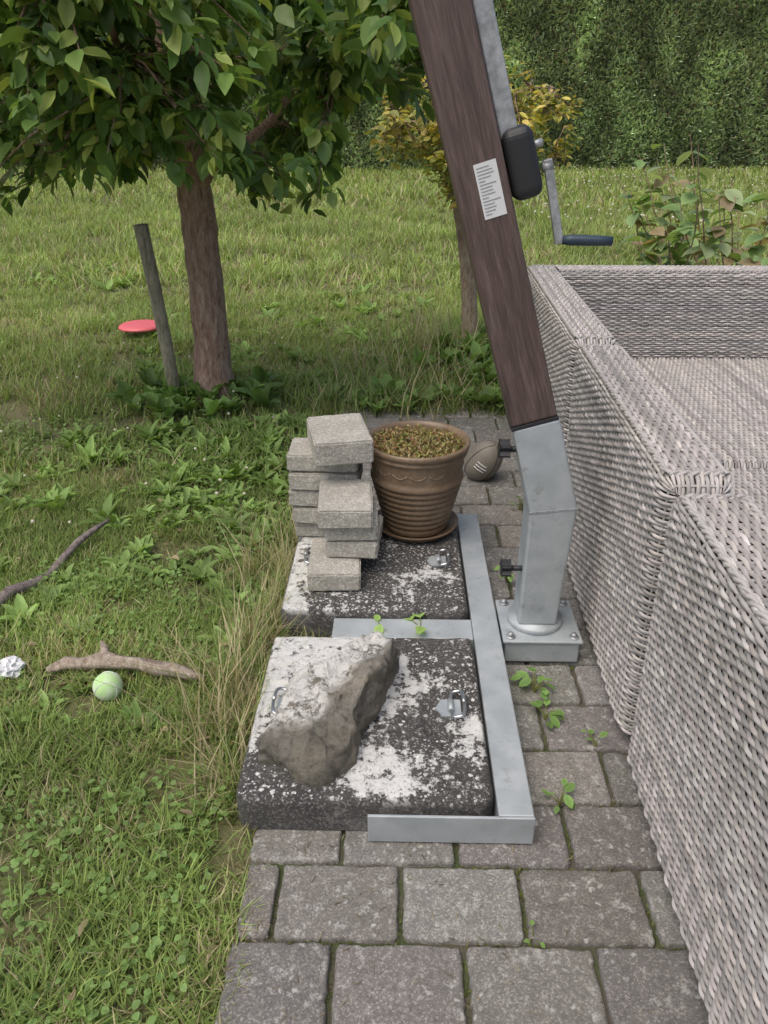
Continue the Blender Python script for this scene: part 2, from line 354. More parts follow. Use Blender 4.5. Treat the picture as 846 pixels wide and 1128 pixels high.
parts.append(scatter_arr(LEAF_V,LEAF_F,np.column_stack([c,U(-.008,.015,m)]),rotm(U(0,6.28,m),U(-.3,.5,m),U(-.3,.3,m)),np.stack([U(.010,.018,m)]*3,1),np.array([.24,.38,.12])*U(.7,1.3,m)[:,None],LEAF_G))
V,F,C=join_arr(parts); mesh_np('clover_patch',V,F,M_weed,C)
parts=[]
m=420; x=U(1,9,m); y=U(9,21,m); OV=[(1,0,0),(-1,0,0),(0,1,0),(0,-1,0),(0,0,1),(0,0,-1)]; OF=[(0,2,4),(2,1,4),(1,3,4),(3,0,4),(2,0,5),(1,2,5),(3,1,5),(0,3,5)]
parts.append(scatter_arr(OV,OF,np.stack([x,y,U(.10,.17,m)],1),rotm(U(0,6,m),U(0,1,m),U(0,1,m)),np.stack([U(.014,.026,m)]*3,1),np.tile([.75,.74,.66],(m,1))))
m=60; x=U(-2,-.5,m); y=U(2,6,m)
parts.append(scatter_arr(OV,OF,np.stack([x,y,U(.04,.07,m)],1),rotm(U(0,6,m),U(0,1,m),U(0,1,m)),np.stack([U(.005,.009,m)]*3,1),np.tile([.75,.74,.66],(m,1))))
V,F,C=join_arr(parts); mesh_np('clover_flowers',V,F,M_weed,C)

# ---------------------------------------------------------------- patio
box('patio_bed',PX0+.01,PX1,PY0,PY1-.02,-.10,-.013,M_joint)
PV=[];PF=[];PC=[];off=0
PITX,PITY=.2125,.1455
nx,ny=27,19
for r in range(0,27):
    y0=.79+PITY*(r-9)
    shift=(-.098 if (r-9)%2!=0 else .010)
    for k in range(-2,16):
        xa=shift+PITX*k; xb=xa+PITX
        if xb<PX0+.05 or xa>PX1: continue
        xa=max(xa,PX0+random.uniform(-.008,.008))
        if xb-xa<.06: continue
        g=random.uniform(.0020,.0038)
        cu=np.array([0,.012,.028,.05]); us=np.concatenate([cu,np.linspace(.08,.92,nx-8),1-cu[::-1]]); cv=np.array([0,.018,.04,.075]); vs=np.concatenate([cv,np.linspace(.12,.88,ny-8),1-cv[::-1]])
        X0=xa+g+random.gauss(0,.0008);X1=xb-g;Y0=y0+g+random.gauss(0,.0008);Y1=y0+PITY-g
        uu,vv=np.meshgrid(us,vs,indexing='ij'); X=X0+(X1-X0)*uu; Y=Y0+(Y1-Y0)*vv
        ex=np.minimum(X-X0,X1-X); ey=np.minimum(Y-Y0,Y1-Y); d=np.minimum(ex,ey)
        rr=.005; drop=np.where(d<rr,rr-np.sqrt(np.clip(rr*rr-(rr-d)**2,0,None)),0)
        wob=(vnoise(X+k*3.1,Y+r*1.7,.009,21)-.5)
        cx_,cy_=(X0+X1)/2,(Y0+Y1)/2
        fall=np.clip(1-d/.010,0,1)
        X=X+np.sign(cx_-X)*np.clip(wob+.2,0,1)*.006*np.clip(1-ex/.01,0,1); Y=Y+np.sign(cy_-Y)*np.clip(wob+.2,0,1)*.006*np.clip(1-ey/.01,0,1)
        corner=np.maximum(0,.008-np.hypot(ex,ey))
        X+=np.sign(cx_-X)*corner*.4; Y+=np.sign(cy_-Y)*corner*.4
        chip=np.clip(vnoise(X+k*5,Y+r*2.3,.03,23)-.62,0,1)*fall*.02
        tilt=(random.gauss(0,.006),random.gauss(0,.006)); zz=random.gauss(0,.0010)
        Z=-drop*1.1-chip+zz+(X-cx_)*tilt[0]+(Y-cy_)*tilt[1]+(vnoise(X,Y,.02,22)-.5)*.0022+(vnoise(X,Y,.008,24)-.5)*.0010
        if Y0>.95 and Y0<2.3 and X0<.5: Z=Z-.002
        P=np.stack([X,Y,Z],-1).reshape(-1,3); A,B=uu.shape
        idx=np.arange(A*B).reshape(A,B)
        q=np.stack([idx[:-1,:-1],idx[1:,:-1],idx[1:,1:],idx[:-1,1:]],-1).reshape(-1,4)
        ring=np.concatenate([idx[:,0],idx[-1,1:],idx[-2::-1,-1],idx[0,-2:0:-1]])
        S=P[ring].copy(); S[:,2]=-.05; n0=A*B; m=len(ring); j=np.arange(m)
        q2=np.stack([ring[j],n0+j,n0+(j+1)%m,ring[(j+1)%m]],-1)
        PV.append(P);PV.append(S);PF.append(q+off);PF.append(q2+off)
        cc=np.array([1,.985,.965])*random.uniform(.80,1.15)*np.array([random.uniform(.97,1.04),1,random.uniform(.95,1.02)])
        PC.append(np.tile(cc,(n0+m,1))); off+=n0+m
mesh_np('patio_paving',np.concatenate(PV),np.concatenate(PF),M_paver,np.concatenate(PC),smooth=True)
parts=[]
X=[];Y=[]
for _ in range(6500):
    r=random.randint(0,26); y0=.79+PITY*(r-9)
    if random.random()<.55: x=random.uniform(PX0,.7); y=y0+random.gauss(0,.002)
    else:
        sh=-.098 if (r-9)%2!=0 else .010
        x=sh+PITX*random.randint(-1,3)+random.gauss(0,.002); y=y0+random.uniform(0,PITY)
    if float(vnoise(x,y,.10,31))<.52: continue
    X.append(x);Y.append(y)
m=len(X)
parts.append(scatter_arr(BLADE_V,BLADE_F,np.stack([X,Y,np.full(m,-.012)],1),rotm(U(0,6.28,m),-U(0,.9,m),U(-.3,.3,m)),np.stack([U(.002,.004,m),U(.006,.012,m),U(.006,.013,m)],1),np.array([.16,.20,.05])*U(.6,1.3,m)[:,None],BLADE_G))
m=1000; x=-.27+U(0,1,m)**1.6*.8; y=U(.5,3.3,m)
parts.append(scatter_arr(BLADE_V,BLADE_F,np.stack([x,y,np.full(m,.003)],1),rotm(U(0,6.28,m),np.full(m,-1.5),U(-.3,.3,m)),np.stack([U(.0012,.0025,m),U(.004,.014,m),U(.004,.022,m)],1),np.array([.38,.32,.22])*U(.4,1.2,m)[:,None],BLADE_G))
V,F,C=join_arr(parts); mesh_np('joint_moss',V,F,M_weed,C)
def sprout(name,x,y,z,n,spread,l,col=(.24,.41,.12),hgt=.05):
    p=[];P=[];Yw=[];Pi=[];S=[];Cc=[]
    for i in range(n):
        a=random.uniform(0,6.28); rr=random.uniform(.2,1)*spread; h=random.uniform(.3,1)*hgt
        tip=Vector((x+math.cos(a)*rr,y+math.sin(a)*rr,z+h))
        tv,tf=tube_vf([(x,y,z-.01),((x*2+tip.x)/3,(y*2+tip.y)/3,z+h*.7),tip],[.0016,.0013,.0009],4,cap=False)
        tv=np.array([tuple(q) for q in tv]); tf=np.array(tf)
        tr=np.concatenate([tf[:,[0,1,2]],tf[:,[0,2,3]]]); p.append((tv,tr,np.tile(np.array([.26,.28,.10]),(len(tv),1))))
        P.append(tuple(tip)); Yw.append(a-math.pi/2+random.gauss(0,.4)); Pi.append(random.uniform(-.5,.4)); L=l*random.uniform(.6,1.15); S.append((L*.75,L,L)); Cc.append(np.array(col)*random.uniform(.7,1.25))
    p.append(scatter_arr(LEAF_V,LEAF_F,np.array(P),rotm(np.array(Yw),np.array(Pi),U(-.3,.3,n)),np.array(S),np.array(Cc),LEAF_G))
    V,F,C=join_arr(p); mesh_np(name,V,F,M_weed,C,smooth=True)
sprout('weed_sprout',.325,1.41,0,13,.035,.034,hgt=.04); sprout('weed_sprout',.335,1.32,0,8,.03,.030,hgt=.03)
sprout('weed_sprout',.325,1.08,0,8,.026,.026,hgt=.03); sprout('weed_sprout',.43,1.235,0,4,.03,.028,hgt=.03)
sprout('weed_sprout',.06,1.57,.055,4,.04,.052,(.34,.52,.15),.04); sprout('weed_sprout',-.04,1.57,.06,2,.02,.042,(.34,.52,.15),.02); sprout('weed_sprout',.23,.80,-.01,5,.016,.012,hgt=.025)
sprout('weed_sprout',.32,1.9,0,5,.03,.025); sprout('weed_sprout',.42,2.35,0,8,.04,.035)

# ---------------------------------------------------------------- ballast slabs
def slab(x0,x1,y0,y1,zt,name='concrete_ballast_slab'):
    nxs,nys=90,90; us=np.linspace(0,1,nxs); u,v=np.meshgrid(us,us,indexing='ij')
    X=x0+(x1-x0)*u; Y=y0+(y1-y0)*v
    ex=np.minimum(X-x0,x1-X); ey=np.minimum(Y-y0,y1-Y); d=np.minimum(ex,ey); rr=.020
    drop=np.where(d<rr,rr-np.sqrt(np.clip(rr*rr-(rr-d)**2,0,None)),0)
    cr=.035; cx_,cy_=(x0+x1)/2,(y0+y1)/2
    fx=np.where((ex<cr)&(ey<cr),1,0); dd=np.hypot(cr-ex,cr-ey); k=np.where((fx>0)&(dd>cr),cr/np.maximum(dd,1e-6),1)
    X=np.where(fx>0,np.where(X<cx_,x0+cr-(cr-ex)*k,x1-cr+(cr-ex)*k),X); Y=np.where(fx>0,np.where(Y<cy_,y0+cr-(cr-ey)*k,y1-cr+(cr-ey)*k),Y)
    Z=zt-drop+(vnoise(X,Y,.03,41)-.5)*.003+(vnoise(X,Y,.012,42)-.5)*.0018
    cyl=(y0+y1)/2
    for hx in (x1-.07,x0+.07):
        inside=(np.abs(X-hx)<.058)&(np.abs(Y-cyl)<.078); Z=np.where(inside,Z-.007,Z)
    for gy in (cyl-.135,cyl+.135):
        Z=Z-.0035*(np.abs(Y-gy)<.004)*(np.abs(X-cx_)<.17)
    P=np.stack([X,Y,Z],-1).reshape(-1,3); idx=np.arange(nxs*nys).reshape(nxs,nys)
    q=np.stack([idx[:-1,:-1],idx[1:,:-1],idx[1:,1:],idx[:-1,1:]],-1).reshape(-1,4)
    ring=np.concatenate([idx[:,0],idx[-1,1:],idx[-2::-1,-1],idx[0,-2:0:-1]]); S=P[ring].copy(); S[:,2]=.002; m=len(ring); j=np.arange(m)
    q2=np.stack([ring[j],nxs*nys+j,nxs*nys+(j+1)%m,ring[(j+1)%m]],-1)
    root=empty(name)
    mesh_np('slab_body',np.concatenate([P,S]),np.concatenate([q,q2]),M_slab,smooth=True,parent=root)
    for sgn,hx in ((1,x1-.065),(-1,x0+.065)):
        z=zt-.002
        pl=[(-.036,0),(-.024,-.026),(.018,-.026),(.018,.026),(-.024,.026)]
        v=[(hx+sgn*a,cyl+b,z-.004) for a,b in pl]+[(hx+sgn*a,cyl+b,z) for a,b in pl]; k=5
        f=[tuple(range(k,2*k)) if sgn>0 else tuple(reversed(range(k,2*k)))]+[(i,(i+1)%k,k+(i+1)%k,k+i) for i in range(k)]
        mesh_py('handle_plate',v,f,M_galv,parent=root)
        ps=[]
        for t in np.linspace(0,2*math.pi,33):
            cxx=math.copysign(abs(math.cos(t))**.5,math.cos(t))*.014; syy=math.copysign(abs(math.sin(t))**.7,math.sin(t))*.040
            ps.append((hx+sgn*(.010+cxx),cyl+syy,z+.008+(cxx+.014)*.25))
        tube('handle_loop',ps,.0038,M_ring,8,parent=root)
        tube('handle_hinge',[(hx-sgn*.004,cyl-.016,z+.006),(hx-sgn*.004,cyl+.016,z+.006)],.0065,M_galv,8,parent=root)
    return root
slab(-.302,.186,1.005,1.515,.082); slab(-.302,.186,1.612,2.13,.082)

# ---------------------------------------------------------------- parasol
par=empty('cantilever_parasol')
box('base_rail',.190,.256,.988,2.19,.004,.067,M_galv,par,.003)
box('base_cross_rail',-.16,.189,1.522,1.605,.004,.066,M_galv,par,.003)
box('base_end_plate',-.05,.256,.980,.986,.003,.069,M_galv,par,.0015)
box('foot_box',.266,.448,1.515,1.685,.003,.060,M_galv,par,.004)
box('foot_flange',.260,.454,1.509,1.691,.062,.070,M_galv,par,.003)
for bx,by in ((.280,1.528),(.434,1.528),(.434,1.672),(.280,1.672)):
    tube('flange_bolt',[(bx,by,.070),(bx,by,.082)],.007,M_alu,6,parent=par)
    tube('flange_washer',[(bx,by,.0702),(bx,by,.073)],.012,M_alu,16,parent=par)
tube('swivel_collar',[(.349,1.60,.070),(.349,1.60,.086)],.068,M_galv,32,parent=par)
def rect_sweep(name,secs,mat,parent,bevel=.004):
    V=[];F=[]
    for (cx,cy,cz,hw,hd,tx) in secs:
        for sx_,sy_ in ((-1,-1),(1,-1),(1,1),(-1,1)): V.append((cx+sx_*hw,cy+sy_*hd,cz+sx_*hw*tx))
    for i in range(len(secs)-1):
        for k in range(4): F.append((i*4+k,i*4+(k+1)%4,(i+1)*4+(k+1)%4,(i+1)*4+k))
    F.append((3,2,1,0)); n_=len(secs)*4; F.append((n_-4,n_-3,n_-2,n_-1))
    return mesh_py(name,V,F,mat,parent=parent,bevel=bevel)
rect_sweep('foot_post',[(.347,1.60,.086,.047,.045,0),(.356,1.60,.405,.054,.047,.12),(.298,1.602,.612,.050,.043,.27)],M_galv,par,.006)
rect_sweep('post_seam',[(.3555,1.60,.402,.0553,.0482,.12),(.3553,1.60,.4065,.0553,.0482,.12)],M_alu,par,0)
A=Vector((.295,1.602,.612)); B=Vector((.062,1.615,1.39)); D=(B-A).normalized()
ang=math.atan2(-D.x,D.z)
mast=empty('mast_axis'); mast.parent=par; mast.location=A; mast.rotation_euler=(0,-ang,0)
Lm=2.1
box('mast_profile',-.051,.051,-.042,.042,0.004,Lm,M_mast,mast,.006,3)
box('mast_collar',-.052,.052,-.0435,.0435,-.004,.004,M_black,mast,.001)
box('mast_track',.053,.088,-.022,.030,.56,Lm,M_alu,mast,.003)
box('track_slot',.0885,.0895,-.006,.014,.60,Lm,M_black,mast,0)
box('crank_housing',.053,.113,-.040,.040,.446,.575,M_black,mast,.02,5)
tube('crank_shaft',[(.106,-.012,.535),(.128,-.012,.535)],.007,M_alu,12,parent=mast)
box('warning_label',-.008,.035,-.0432,-.0424,.435,.535,M_white,mast,0)
for i in range(15):
    z=.527-i*.0060; wd=random.uniform(.020,.036) if i%5!=4 else .012
    box('label_text_line',-.004,-.004+wd,-.0438,-.0434,z-.0008,z+.0008,M_ink,mast,0)
tube('crank_hub',[(.268,1.59,1.118),(.286,1.59,1.12)],.010,M_alu,14,parent=par)
def bar(name,a,b,w_,mat,parent):
    a=Vector(a);b=Vector(b);d=(b-a).normalized(); s=Vector((0,1,0)); r=d.cross(s).normalized(); V=[]
    for p in (a,b):
        for i,j in ((-1,-1),(1,-1),(1,1),(-1,1)): V.append(p+r*i*w_*.5+s*j*w_*.35)
    return mesh_py(name,V,[(0,1,2,3),(7,6,5,4),(0,4,5,1),(1,5,6,2),(2,6,7,3),(3,7,4,0)],mat,parent=parent,bevel=.002)
bar('crank_arm',(.276,1.588,1.132),(.314,1.588,.98),.017,M_alu,par)
tube('crank_grip',[(.318,1.58,.988),(.335,1.58,.988),(.39,1.58,.987),(.415,1.58,.986)],[.008,.0105,.010,.009],M_grip,16,parent=par)
def knob(x,y,z,parent):
    tube('knob_stem',[(x+.050,y,z),(x,y,z)],.007,M_black,10,parent=parent)
    V=[];seg=30
    for k in range(seg):
        t=2*math.pi*k/seg; r=.017+.006*math.cos(5*t)
        for dx in (-.012,.012): V.append((x+dx-.006,y+r*math.cos(t),z+r*math.sin(t)))
    F=[(2*k,2*((k+1)%seg),2*((k+1)%seg)+1,2*k+1) for k in range(seg)]+[tuple(2*k for k in range(seg)),tuple(2*k+1 for k in reversed(range(seg)))]
    o=mesh_py('knob',V,F,M_black,parent=parent,bevel=.002)
knob(.242,1.58,.545,par); knob(.268,1.58,.235,par)

# ---------------------------------------------------------------- loose concrete bricks
def cbrick(cx,cy,z0,lx,ly,lz,rot):
    bm=bmesh.new(); bmesh.ops.create_cube(bm,size=1)
    for q in bm.verts: q.co=Vector((q.co.x*lx,q.co.y*ly,q.co.z*lz))
    bmesh.ops.bevel(bm,geom=list(bm.edges),offset=.0045,segments=2,affect='EDGES')
    bmesh.ops.subdivide_edges(bm,edges=[e for e in bm.edges if e.calc_length()>.03],cuts=9,use_grid_fill=True)
    sv=Vector((random.random()*50,random.random()*50,0))
    for q in bm.verts:
        q.co+=Vector(mnoise.noise_vector(q.co*90+sv))*.0012+Vector(mnoise.noise_vector(q.co*18+sv))*.0009
    me=bpy.data.meshes.new('concrete_brick'); bm.to_mesh(me); bm.free(); me.materials.append(M_brick)
    o=bpy.data.objects.new('concrete_brick',me); o.location=(cx,cy,z0+lz/2+.001); o.rotation_euler=(random.gauss(0,.004),random.gauss(0,.004),rad(rot)); link(o)
H=.055
cbrick(-.170,1.80,.084,.14,.21,H-.003,2)
cbrick(-.118,1.865,.084+H,.14,.18,H-.008,-4); cbrick(-.127,1.870,.084+2*H-.004,.142,.18,H-.007,2)
cbrick(-.142,1.855,.084+3*H-.008,.145,.20,H-.002,3)
for i in range(5):
    cbrick(-.207+random.gauss(0,.007),2.045+random.gauss(0,.006),.084+i*(H),.20,.14,H-.004,random.gauss(0,3))
cbrick(-.168,2.01,.084+5*H,.160,.22,H+.012,12)

# ---------------------------------------------------------------- pot
pot=empty('potted_plant'); pc=(.056,2.065,.084)
lathe('saucer',[(0,.002),(.105,.002),(.126,.022),(.129,.028),(.124,.028),(.105,.010),(0,.010)],pc,M_pot,parent=pot)
prof=[(0,.011),(.090,.011),(.095,.016)]
z=.02
for i in range(9):
    r=.096+.0042*i*1.15; prof+=[(r,z),(r+.0035,z+.007),(r+.0035,z+.012),(r+.0005,z+.0182)]; z+=.0190
for i in range(8):
    zz=z+.004+i*.007; prof.append((.132+(zz-z)*.12,zz))
z+=.064
prof+=[(.141,z),(.147,z+.005),(.147,z+.010),(.143,z+.014),(.146,z+.018),(.152,z+.022),(.153,z+.032),(.149,z+.037),(.143,z+.036),(.137,z+.020),(.134,z-.005),(0,z-.005)]
lathe('pot_body',prof,pc,M_pot,96,parent=pot)
ztop=pc[2]+z
for k in range(16):
    a=2*math.pi*k/16; ps=[]
    for t in np.linspace(-1,1,7):
        aa=a+t*.17; r=.1350+.0012*(1-t*t)*-1+.001; ps.append((pc[0]+r*math.cos(aa),pc[1]+r*math.sin(aa),ztop-.026-.012*(1-t*t)))
    tube('pot_relief',ps,.0026,M_pot,6,parent=pot)
ringn=24; sv=[(pc[0],pc[1],ztop+.012)]
for j in range(1,9):
    for k in range(ringn):
        t=2*math.pi*k/ringn; r=.136*j/8; sv.append((pc[0]+r*math.cos(t),pc[1]+r*math.sin(t),ztop+.008+.012*mnoise.noise(Vector((r*40*math.cos(t),r*40*math.sin(t),3)))))
F=[(0,1+k,1+(k+1)%ringn) for k in range(ringn)]
for j in range(7):
    for k in range(ringn): F.append((1+j*ringn+k,1+(j+1)*ringn+k,1+(j+1)*ringn+(k+1)%ringn,1+j*ringn+(k+1)%ringn))
mesh_py('pot_soil',sv,F,M_psoil,True,pot)
m=1700; t=U(0,6.28,m); r=.132*np.sqrt(U(0,1,m)); P=np.stack([pc[0]+r*np.cos(t),pc[1]+r*np.sin(t),ztop+U(.008,.028,m)],1)
pal=np.array([[.38,.38,.11],[.52,.38,.16],[.44,.23,.13],[.27,.31,.09],[.58,.50,.27]]); C0=pal[rng.integers(0,5,m)]*U(.6,1.2,m)[:,None]
pp=[scatter_arr(LEAF_V,LEAF_F,P,rotm(U(0,6.28,m),U(-.2,1.3,m),U(-.5,.5,m)),np.stack([U(.004,.008,m),U(.008,.014,m),U(.008,.014,m)],1),C0,LEAF_G)]
m=60; t=U(0,6.28,m); r=.11*np.sqrt(U(0,1,m)); P=np.stack([pc[0]+r*np.cos(t),pc[1]+r*np.sin(t),np.full(m,ztop)],1)
pp.append(scatter_arr(BLADE_V,BLADE_F,P,rotm(U(0,6.28,m),-U(0,.5,m),U(-.2,.2,m)),np.stack([U(.0015,.0025,m),U(.02,.04,m),U(.03,.09,m)],1),np.array([.46,.40,.22])*U(.6,1.2,m)[:,None],BLADE_G))
V,F,C=join_arr(pp); mesh_np('pot_sedum',V,F,M_weed,C,parent=pot)

# rugby ball
V=[];F=[];ns,nr=28,20
for i in range(nr+1):
    t=math.pi*i/nr; zz=math.cos(t)*.088; r=.064*math.sin(t)**.92 if 0<i<nr else 0.0004
    for k in range(ns):
        a=2*math.pi*k/ns; V.append((r*math.cos(a),r*math.sin(a),zz))
for i in range(nr):
    for k in range(ns): F.append((i*ns+k,i*ns+(k+1)%ns,(i+1)*ns+(k+1)%ns,(i+1)*ns+k))
rb=mesh_py('rugby_ball',V,F,M_ball,True); rb.location=(.315,2.60,.074); rb.rotation_euler=(rad(20),rad(28),0)
for i in range(3):
    ps=[(.0655*math.cos(a_)*math.cos((.03-i*.014)/.088),.0655*math.sin(a_)*math.cos((.03-i*.014)/.088),.026-i*.012) for a_ in np.linspace(-2.15,-1.5+.1*(i%2),8)]
    tube('ball_print',ps,.0016,M_white,5,parent=rb)
for a_ in (0,math.pi/2,math.pi,3*math.pi/2):
    tube('ball_seam',[(.0645*math.sin(t)**.92*math.cos(a_+.5),.0645*math.sin(t)**.92*math.sin(a_+.5),.088*math.cos(t)) for t in np.linspace(.05,3.09,30)],.0012,M_black,5,parent=rb)

# ---------------------------------------------------------------- rock on the slab
outl=[(-.268,1.095),(-.262,1.15),(-.235,1.20),(-.235,1.26),(-.18,1.33),(-.115,1.375),(-.055,1.43),(-.012,1.425),(.004,1.375),(-.018,1.31),(-.022,1.26),(-.062,1.19),(-.08,1.10),(-.12,1.05),(-.165,1.04),(-.215,1.075)]
cxr,cyr=-.135,1.225
NA=140;NR=34
O=[Vector((p[0],p[1],0)) for p in outl]; n_=len(O); pts2=[]
for k in range(NA):
    s=k/NA*n_; i=int(s); f=s-i; p0,p1,p2,p3=O[(i-1)%n_],O[i%n_],O[(i+1)%n_],O[(i+2)%n_]
    pts2.append(.5*((2*p1)+(p2-p0)*f+(2*p0-5*p1+4*p2-p3)*f*f+(3*p1-p0-3*p2+p3)*f**3))
def smooth(a,b,x):
    t=max(0,min(1,(x-a)/(b-a))); return t*t*(3-2*t)
V=[];F=[]
for j in range(NR+1):
    u=j/NR
    if u<.30: q=1.0-.08*(u/.30)**2; hz=u/.30
    else: q=.92*(1-(u-.30)/.70); hz=1
    for k in range(NA):
        p=pts2[k]; x=cxr+(p.x-cxr)*q; y=cyr+(p.y-cyr)*q
        top=.040+.048*smooth(1.12,1.20,y)-.01*smooth(1.36,1.44,y)
        side=((x-cxr)*.83-(y-cyr)*.56); top+=.018*smooth(.0,.05,side)-.024*smooth(.02,.10,-side)
        z=.078+top*(hz**.8 if hz<1 else 1)
        nv=Vector((x*13,y*13,z*13)); dv=Vector(mnoise.noise_vector(nv))*.012+Vector(mnoise.noise_vector(nv*2.7))*.008+Vector(mnoise.noise_vector(nv*6))*.0048+Vector(mnoise.noise_vector(nv*14))*.0026
        rg=1-abs(mnoise.noise(Vector((x*16+y*9,y*16,z*8))))*2
        if hz>=1: z+=.011*rg
        if j==0: dv=Vector((dv.x*.6,dv.y*.6,-.003))
        V.append((x+dv.x,y+dv.y,z+dv.z))
for j in range(NR):
    for k in range(NA): F.append((j*NA+k,j*NA+(k+1)%NA,(j+1)*NA+(k+1)%NA,(j+1)*NA+k))
mesh_py('rock',V,F,M_rock,True)

# ---------------------------------------------------------------- sofa with woven wicker
sofa=empty('wicker_corner_sofa')
WB=np.array([.47,.445,.425])
def profile(pts_,rr):
    P=[Vector(p) for p in pts_]
    path=[P[0]]
    for i in range(1,len(P)-1):
        a,b,c=P[i-1],P[i],P[i+1]; d1=(a-b).normalized(); d2=(c-b).normalized(); s=b+d1*rr; e=b+d2*rr
        for t in np.linspace(0,1,9): path.append((1-t)**2*s+2*t*(1-t)*b+t*t*e)
    path.append(P[-1])
    path=np.array([tuple(p) for p in path]); L=np.concatenate([[0],np.cumsum(np.linalg.norm(np.diff(path,axis=0),axis=1))])
    return path,L
def weave(name,path,L,ulen,frame,pitch=.0088,stake=.0235,amp=.0029,endr=.03,wmat=M_wick,bright=1.0,seedk=0,round_ends=(True,True),side=1):
    du=stake/4; us=np.arange(0,ulen+1e-6,du); nu=len(us)
    def samp(s):
        a=np.interp(s,L,path[:,0]); b=np.interp(s,L,path[:,1]); e=.004
        a1=np.interp(np.clip(s+e,0,L[-1]),L,path[:,0])-np.interp(np.clip(s-e,0,L[-1]),L,path[:,0]); b1=np.interp(np.clip(s+e,0,L[-1]),L,path[:,1])-np.interp(np.clip(s-e,0,L[-1]),L,path[:,1])
        k=np.hypot(a1,b1)+1e-9; return a,b,-b1/k*side,a1/k*side
    def endin(u):
        o=np.zeros_like(u)
        if round_ends[0]: o=np.maximum(o,np.where(u<endr,endr-np.sqrt(np.clip(endr**2-(endr-u)**2,0,None)),0))
        if round_ends[1]:
            w_=ulen-u; o=np.maximum(o,np.where(w_<endr,endr-np.sqrt(np.clip(endr**2-(endr-w_)**2,0,None)),0))
        return o
    ein=endin(us)
    rows=int(L[-1]/pitch); Vs=[];Fs=[];Cs=[];o=0
    cs=[(-.44,-.8),(-.27,.45),(.0,1.0),(.27,.45),(.44,-.8)]
    th=.0026
    for j in range(rows):
        sc=(j+.5)*pitch; d=amp*np.sin(np.pi*us/stake+np.pi*j)
        base=WB*random.uniform(.66,1.20)*bright*np.array([random.uniform(.98,1.04),1,random.uniform(.96,1.03)])
        wobble=(vnoise(us,np.full(nu,j*.37+seedk*9.7),.05,51)-.5)*.0034
        tint=1+.5*(vnoise(us,np.full(nu,j*1.3+seedk*5),.06,52)-.5)
        blk=[]
        for cv,ch in cs:
            a,b,na,nb=samp(np.clip(sc+cv*pitch+wobble,0,L[-1]))
            off_=d+ch*th-ein
            blk.append(frame(us,a+na*off_,b+nb*off_))
        Vv=np.stack(blk,1).reshape(-1,3)
        idx=np.arange(nu*5).reshape(nu,5)
        q=np.stack([idx[:-1,:-1],idx[1:,:-1],idx[1:,1:],idx[:-1,1:]],-1).reshape(-1,4)
        Vs.append(Vv);Fs.append(q+o);Cs.append(base[None]*np.repeat(tint,5)[:,None]);o+=len(Vv)
    ns_=int(L[-1]/.012)+2; ss=np.linspace(0,L[-1],ns_)
    a,b,na,nb=samp(ss)
    for k in range(int(ulen/stake)):
        uc=(k+.5)*stake; e=endin(np.array([uc]))[0]; blk=[]
        for cu,ch in ((-.0036,-.0024),(0,.0008),(.0036,-.0024)):
            off_=ch-e; blk.append(frame(np.full(ns_,uc+cu),a+na*off_,b+nb*off_))
        Vv=np.stack(blk,1).reshape(-1,3); idx=np.arange(ns_*3).reshape(ns_,3)
        q=np.stack([idx[:-1,:-1],idx[1:,:-1],idx[1:,1:],idx[:-1,1:]],-1).reshape(-1,4)
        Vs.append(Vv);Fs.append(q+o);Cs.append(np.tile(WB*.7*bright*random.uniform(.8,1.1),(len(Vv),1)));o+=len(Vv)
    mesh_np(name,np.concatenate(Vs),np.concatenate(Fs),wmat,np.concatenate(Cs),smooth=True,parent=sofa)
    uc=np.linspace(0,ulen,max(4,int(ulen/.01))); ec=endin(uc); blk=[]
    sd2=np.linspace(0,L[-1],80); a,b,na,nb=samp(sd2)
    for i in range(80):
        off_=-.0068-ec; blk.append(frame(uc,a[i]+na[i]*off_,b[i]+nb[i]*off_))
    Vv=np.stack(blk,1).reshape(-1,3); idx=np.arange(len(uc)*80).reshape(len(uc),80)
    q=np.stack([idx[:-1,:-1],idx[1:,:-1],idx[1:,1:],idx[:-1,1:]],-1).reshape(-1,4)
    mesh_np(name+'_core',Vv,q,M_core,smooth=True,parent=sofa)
SL=.032
def mkframe(y0):
    def fr(u,a,b):
        y=y0+u; return np.stack([.452+SL*(y-.7)+a,y+0*a,b+0*y],-1)
    return fr
TH=.135; ZT=.632
path,L=profile([(.012,.03),(.0,.632),(TH,.632),(TH+.012,.26)],.034)
MODS=((-.35,1.202),(1.230,2.158),(2.186,3.46))
for i,(ya,yb) in enumerate(MODS):
    weave('side_back_module',path,L,yb-ya,mkframe(ya),endr=.042,seedk=i,side=1)
X=lambda y:.452+SL*(y-.7)
